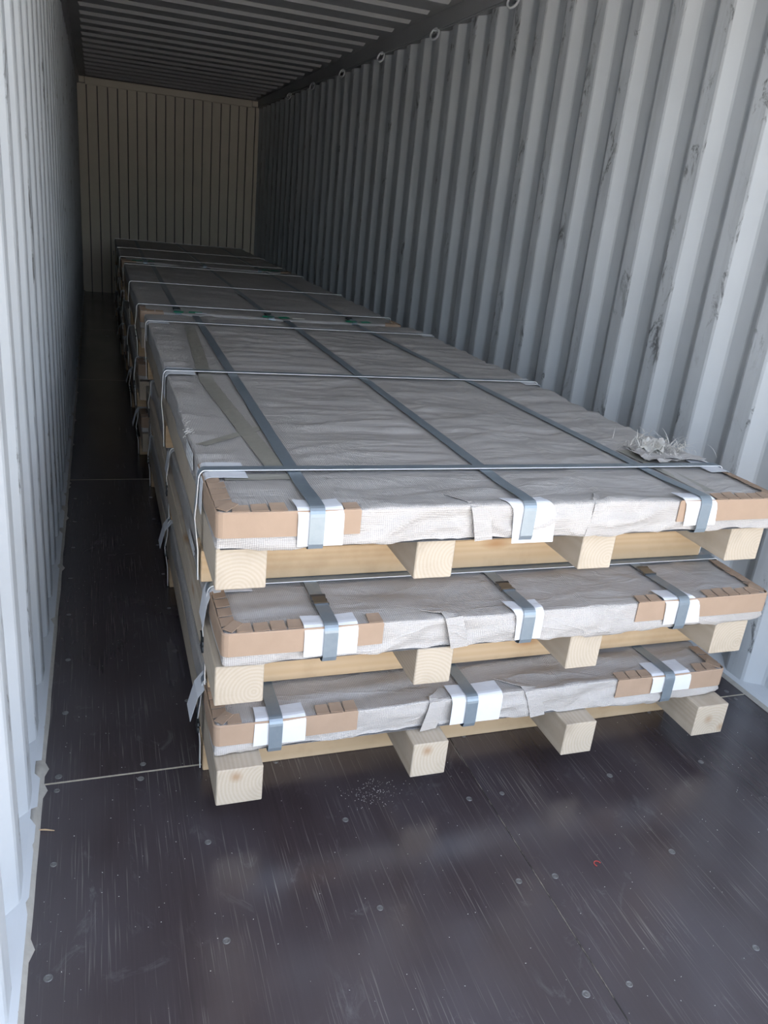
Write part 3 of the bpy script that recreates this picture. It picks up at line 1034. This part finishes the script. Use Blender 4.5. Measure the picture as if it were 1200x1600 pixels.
# middle and far stacks
for yf, xs0, gname, what, dx in ((4.264, 0.388, G_B, 'middle', (0.0, -0.012, 0.0)), (7.215, 0.375, G_C, 'farthest', (-0.004, 0.004, 0.0))):
    cr = [4.495, 5.60, 6.855] if yf < 5 else [7.53, 8.60, 9.90]
    for t in range(3):
        x0 = xs0 + dx[t]
        x1 = x0 + 1.475
        words = ('lowest', 'second', 'topmost')[t]
        lab = {'lowest': 'lowest grey-wrapped package of the %s stack, bearers on the floor',
               'second': 'second of three grey-wrapped packages in the %s stack',
               'topmost': 'topmost grey-wrapped package of the %s stack'}[words] % what
        if t == 2:
            lab += ', green seals on its front edge' if what == 'middle' else ', below the warm-lit cream end wall'
        yy = yf + (0.0, 0.015, 0.0)[t]
        if what == 'middle':
            gr = [(0.585, 4.262, 0.05, 0.05, 'green_tape'), (0.675, 4.275, 0.07, 0.05, 'green_tape'), (0.70, 4.245, 0.06, 0.025, 'white_paper'),
                  (1.065, 4.27, 0.06, 0.05, 'green_tape'), (1.155, 4.262, 0.065, 0.055, 'green_tape'), (1.24, 4.255, 0.07, 0.02, 'fibre'),
                  (1.545, 4.262, 0.06, 0.055, 'green_tape'), (1.635, 4.262, 0.06, 0.05, 'green_tape')]
        else:
            gr = [(0.50, 7.255, 0.09, 0.07, 'green_tape'), (0.62, 7.262, 0.06, 0.05, 'green_tape'), (1.61, 7.26, 0.09, 0.07, 'green_tape'), (1.70, 7.26, 0.08, 0.05, 'green_tape')]
        bundle(lab, 0.29 * t, x0, x1, yy, yy + 0.01 * (t - 1),
               [(x0 + 0.004, x0 + 0.118), (x0 + 0.46, x0 + 0.56), (x0 + 0.92, x0 + 1.02), (x1 - 0.118, x1 - 0.004)],
               [(x0 + 0.195, x0 + 0.225), (x0 + 0.70, x0 + 0.69), (x0 + 1.185, x0 + 1.20)], cr, 10 + t + (5 if what == 'middle' else 0),
               guards=[('L', x0 + 0.12, 0.19), ('R', x1 - 0.10, 0.17)], level=0, greens=gr if t == 2 else (), cross_pads=(t < 2),
               seals=[cr[0] - 0.12, cr[0] - 0.14, cr[0] - 0.13] if t == 2 else (), side_clip=[0.13, 0.13, 0.13], group=gname)

# frayed clump of torn wrap on the top package
top = [o for o in bpy.data.objects if o.name.startswith('wrapped_package') and 'topmost grey-wrapped flat' in o.get('label', '')][0]
ox, oy, oz = top.location
rnd = random.Random(5)


def torn_flap(cx, cy, sx, sy, rise, rot, sd_):
    rows_ = []
    n = 9
    for i in range(n):
        row = []
        for j in range(n):
            u, v = i / (n - 1) - 0.5, j / (n - 1) - 0.5
            e = 1 + 0.25 * noise.noise(Vector((i * 1.7, j * 1.3, sd_)))
            x, y = u * sx * e, v * sy * e
            z = rise * (0.5 + 0.8 * noise.noise(Vector((u * 3.1, v * 3.1, sd_ * 2.2)))) + 0.35 * rise * noise.noise(Vector((u * 9, v * 9, sd_)))
            row.append((cx + x * math.cos(rot) - y * math.sin(rot), cy + x * math.sin(rot) + y * math.cos(rot), Z_TOP + 0.004 + max(0, z)))
        rows_.append(row)
    return rows_


tx, ty = 1.80 - ox, 1.76 - oy
for k, a in enumerate([(tx, ty - 0.05, 0.17, 0.10, 0.016, 0.3), (tx + 0.02, ty + 0.03, 0.13, 0.07, 0.030, 0.9), (tx + 0.06, ty - 0.06, 0.14, 0.07, 0.016, -0.3), (tx - 0.04, ty + 0.02, 0.12, 0.05, 0.014, 1.4)]):
    obj('torn_flap', sheet_mesh('torn_flap', torn_flap(*a, 3.3 + k * 2), 0.0012, 'woven_wrap' if k != 1 else 'fibre'), top)
V, F = [], []
for k in range(260):
    a = rnd.uniform(0, 2 * math.pi)
    bx, by = tx + rnd.gauss(0.02, 0.05), ty + rnd.gauss(0.01, 0.04)
    ln = rnd.uniform(0.03, 0.085)
    up = rnd.uniform(0.15, 1.0)
    p = Vector((bx, by, Z_TOP + 0.008 + rnd.uniform(0, 0.03)))
    d = Vector((math.cos(a), math.sin(a), up)).normalized()
    w_ = Vector((-math.sin(a), math.cos(a), 0)) * rnd.uniform(0.0006, 0.0015)
    q0 = len(V)
    for s_ in range(5):
        t = s_ / 4
        pt = p + d * ln * t + Vector((0, 0, -0.035 * t * t * (1.1 - up * 0.6)))
        pt.z = max(pt.z, Z_TOP + 0.004)
        V += [pt - w_ * (1 - 0.6 * t), pt + w_ * (1 - 0.6 * t)]
    for s_ in range(4):
        F.append((q0 + 2 * s_, q0 + 2 * s_ + 1, q0 + 2 * s_ + 3, q0 + 2 * s_ + 2))
o = obj('frayed_fibres', mesh('frayed_fibres', V, F, 'fibre'), top)
o['kind'] = 'stuff'
o['label'] = 'pale frayed fibres of torn wrap'

# white shreds where tape has torn along the left top edge
V, F = [], []
for k in range(40):
    y_ = 2.02 + rnd.gauss(0, 0.06) - oy
    x_ = rnd.uniform(-0.004, 0.012)
    p = Vector((x_, y_, Z_TOP + 0.0005 if x_ > 0.002 else Z_TOP - rnd.uniform(0.0, 0.03)))
    d = Vector((rnd.uniform(-0.3, 1), rnd.uniform(-1, 1), rnd.uniform(0, 0.6))).normalized() * rnd.uniform(0.006, 0.02)
    w_ = Vector((0, 0.0014, 0.0008))
    q0 = len(V)
    p.x = min(p.x, 0.01) - 0.006
    V += [p - w_, p + w_, p + d + w_ * 0.4, p + d - w_ * 0.4]
    F.append((q0, q0 + 1, q0 + 2, q0 + 3))
o = obj('torn_shreds', mesh('torn_shreds', V, F, 'fibre'), top)
o['kind'] = 'stuff'

# ------------------------------------------------------------------ litter on the floor
V, F = [], []


def grain(x, y, s):
    q = len(V)
    a = rnd.uniform(0, 3.14)
    dx, dy = math.cos(a) * s, math.sin(a) * s
    V.extend([(x - dx, y - dy, 0.0003), (x + dy * 0.5, y - dx * 0.5, 0.0003), (x + dx, y + dy, 0.0003), (x - dy * 0.5, y + dx * 0.5, 0.0003), (x, y, 0.0003 + s * 0.6)])
    F.extend([(q, q + 1, q + 4), (q + 1, q + 2, q + 4), (q + 2, q + 3, q + 4), (q + 3, q, q + 4)])


for k in range(170):
    grain(0.86 + rnd.gauss(0, 0.045), 1.415 + rnd.gauss(0, 0.028), rnd.uniform(0.0006, 0.0017))
for k in range(330):
    grain(rnd.uniform(0.02, 2.3), rnd.uniform(0.5, 1.58), rnd.uniform(0.0006, 0.0016))
for k in range(120):
    grain(rnd.uniform(0.02, 0.38), rnd.uniform(1.0, 3.6), rnd.uniform(0.0006, 0.0018))
o = obj('sawdust', mesh('sawdust', V, F, 'dust'))
o['kind'] = 'stuff'
o['label'] = 'pale sawdust specks scattered over the dark floor'
o['category'] = 'sawdust'

sp_me = sheet_mesh('wood_splinter', [[(0, -0.0012, 0.002), (0, 0.0010, 0.002)], [(0.02, -0.0024, 0.003), (0.02, 0.0016, 0.004)], [(0.042, -0.0006, 0.001), (0.042, 0.0008, 0.001)]], 0.0012, 'pine_cross')
o = obj('wood_splinter', sp_me, None, (0.005, 1.464, 0.0), (0, 0, -0.25))
o['label'] = 'thin pale wood splinter on the floor by the left wall'
o['category'] = 'splinter'
pts = [(0.008 * math.cos(t), 0.008 * math.sin(t), 0.001) for t in [i * 0.45 for i in range(10)]]
o = obj('plastic_curl', strip_mesh('plastic_curl', pts, (0, 0, 1), 0.0016, 0.0016, 'red_plastic'), None, (1.337, 1.05, 0.0006))
o['label'] = 'tiny curled red plastic scrap on the dark floor'
o['category'] = 'scrap'
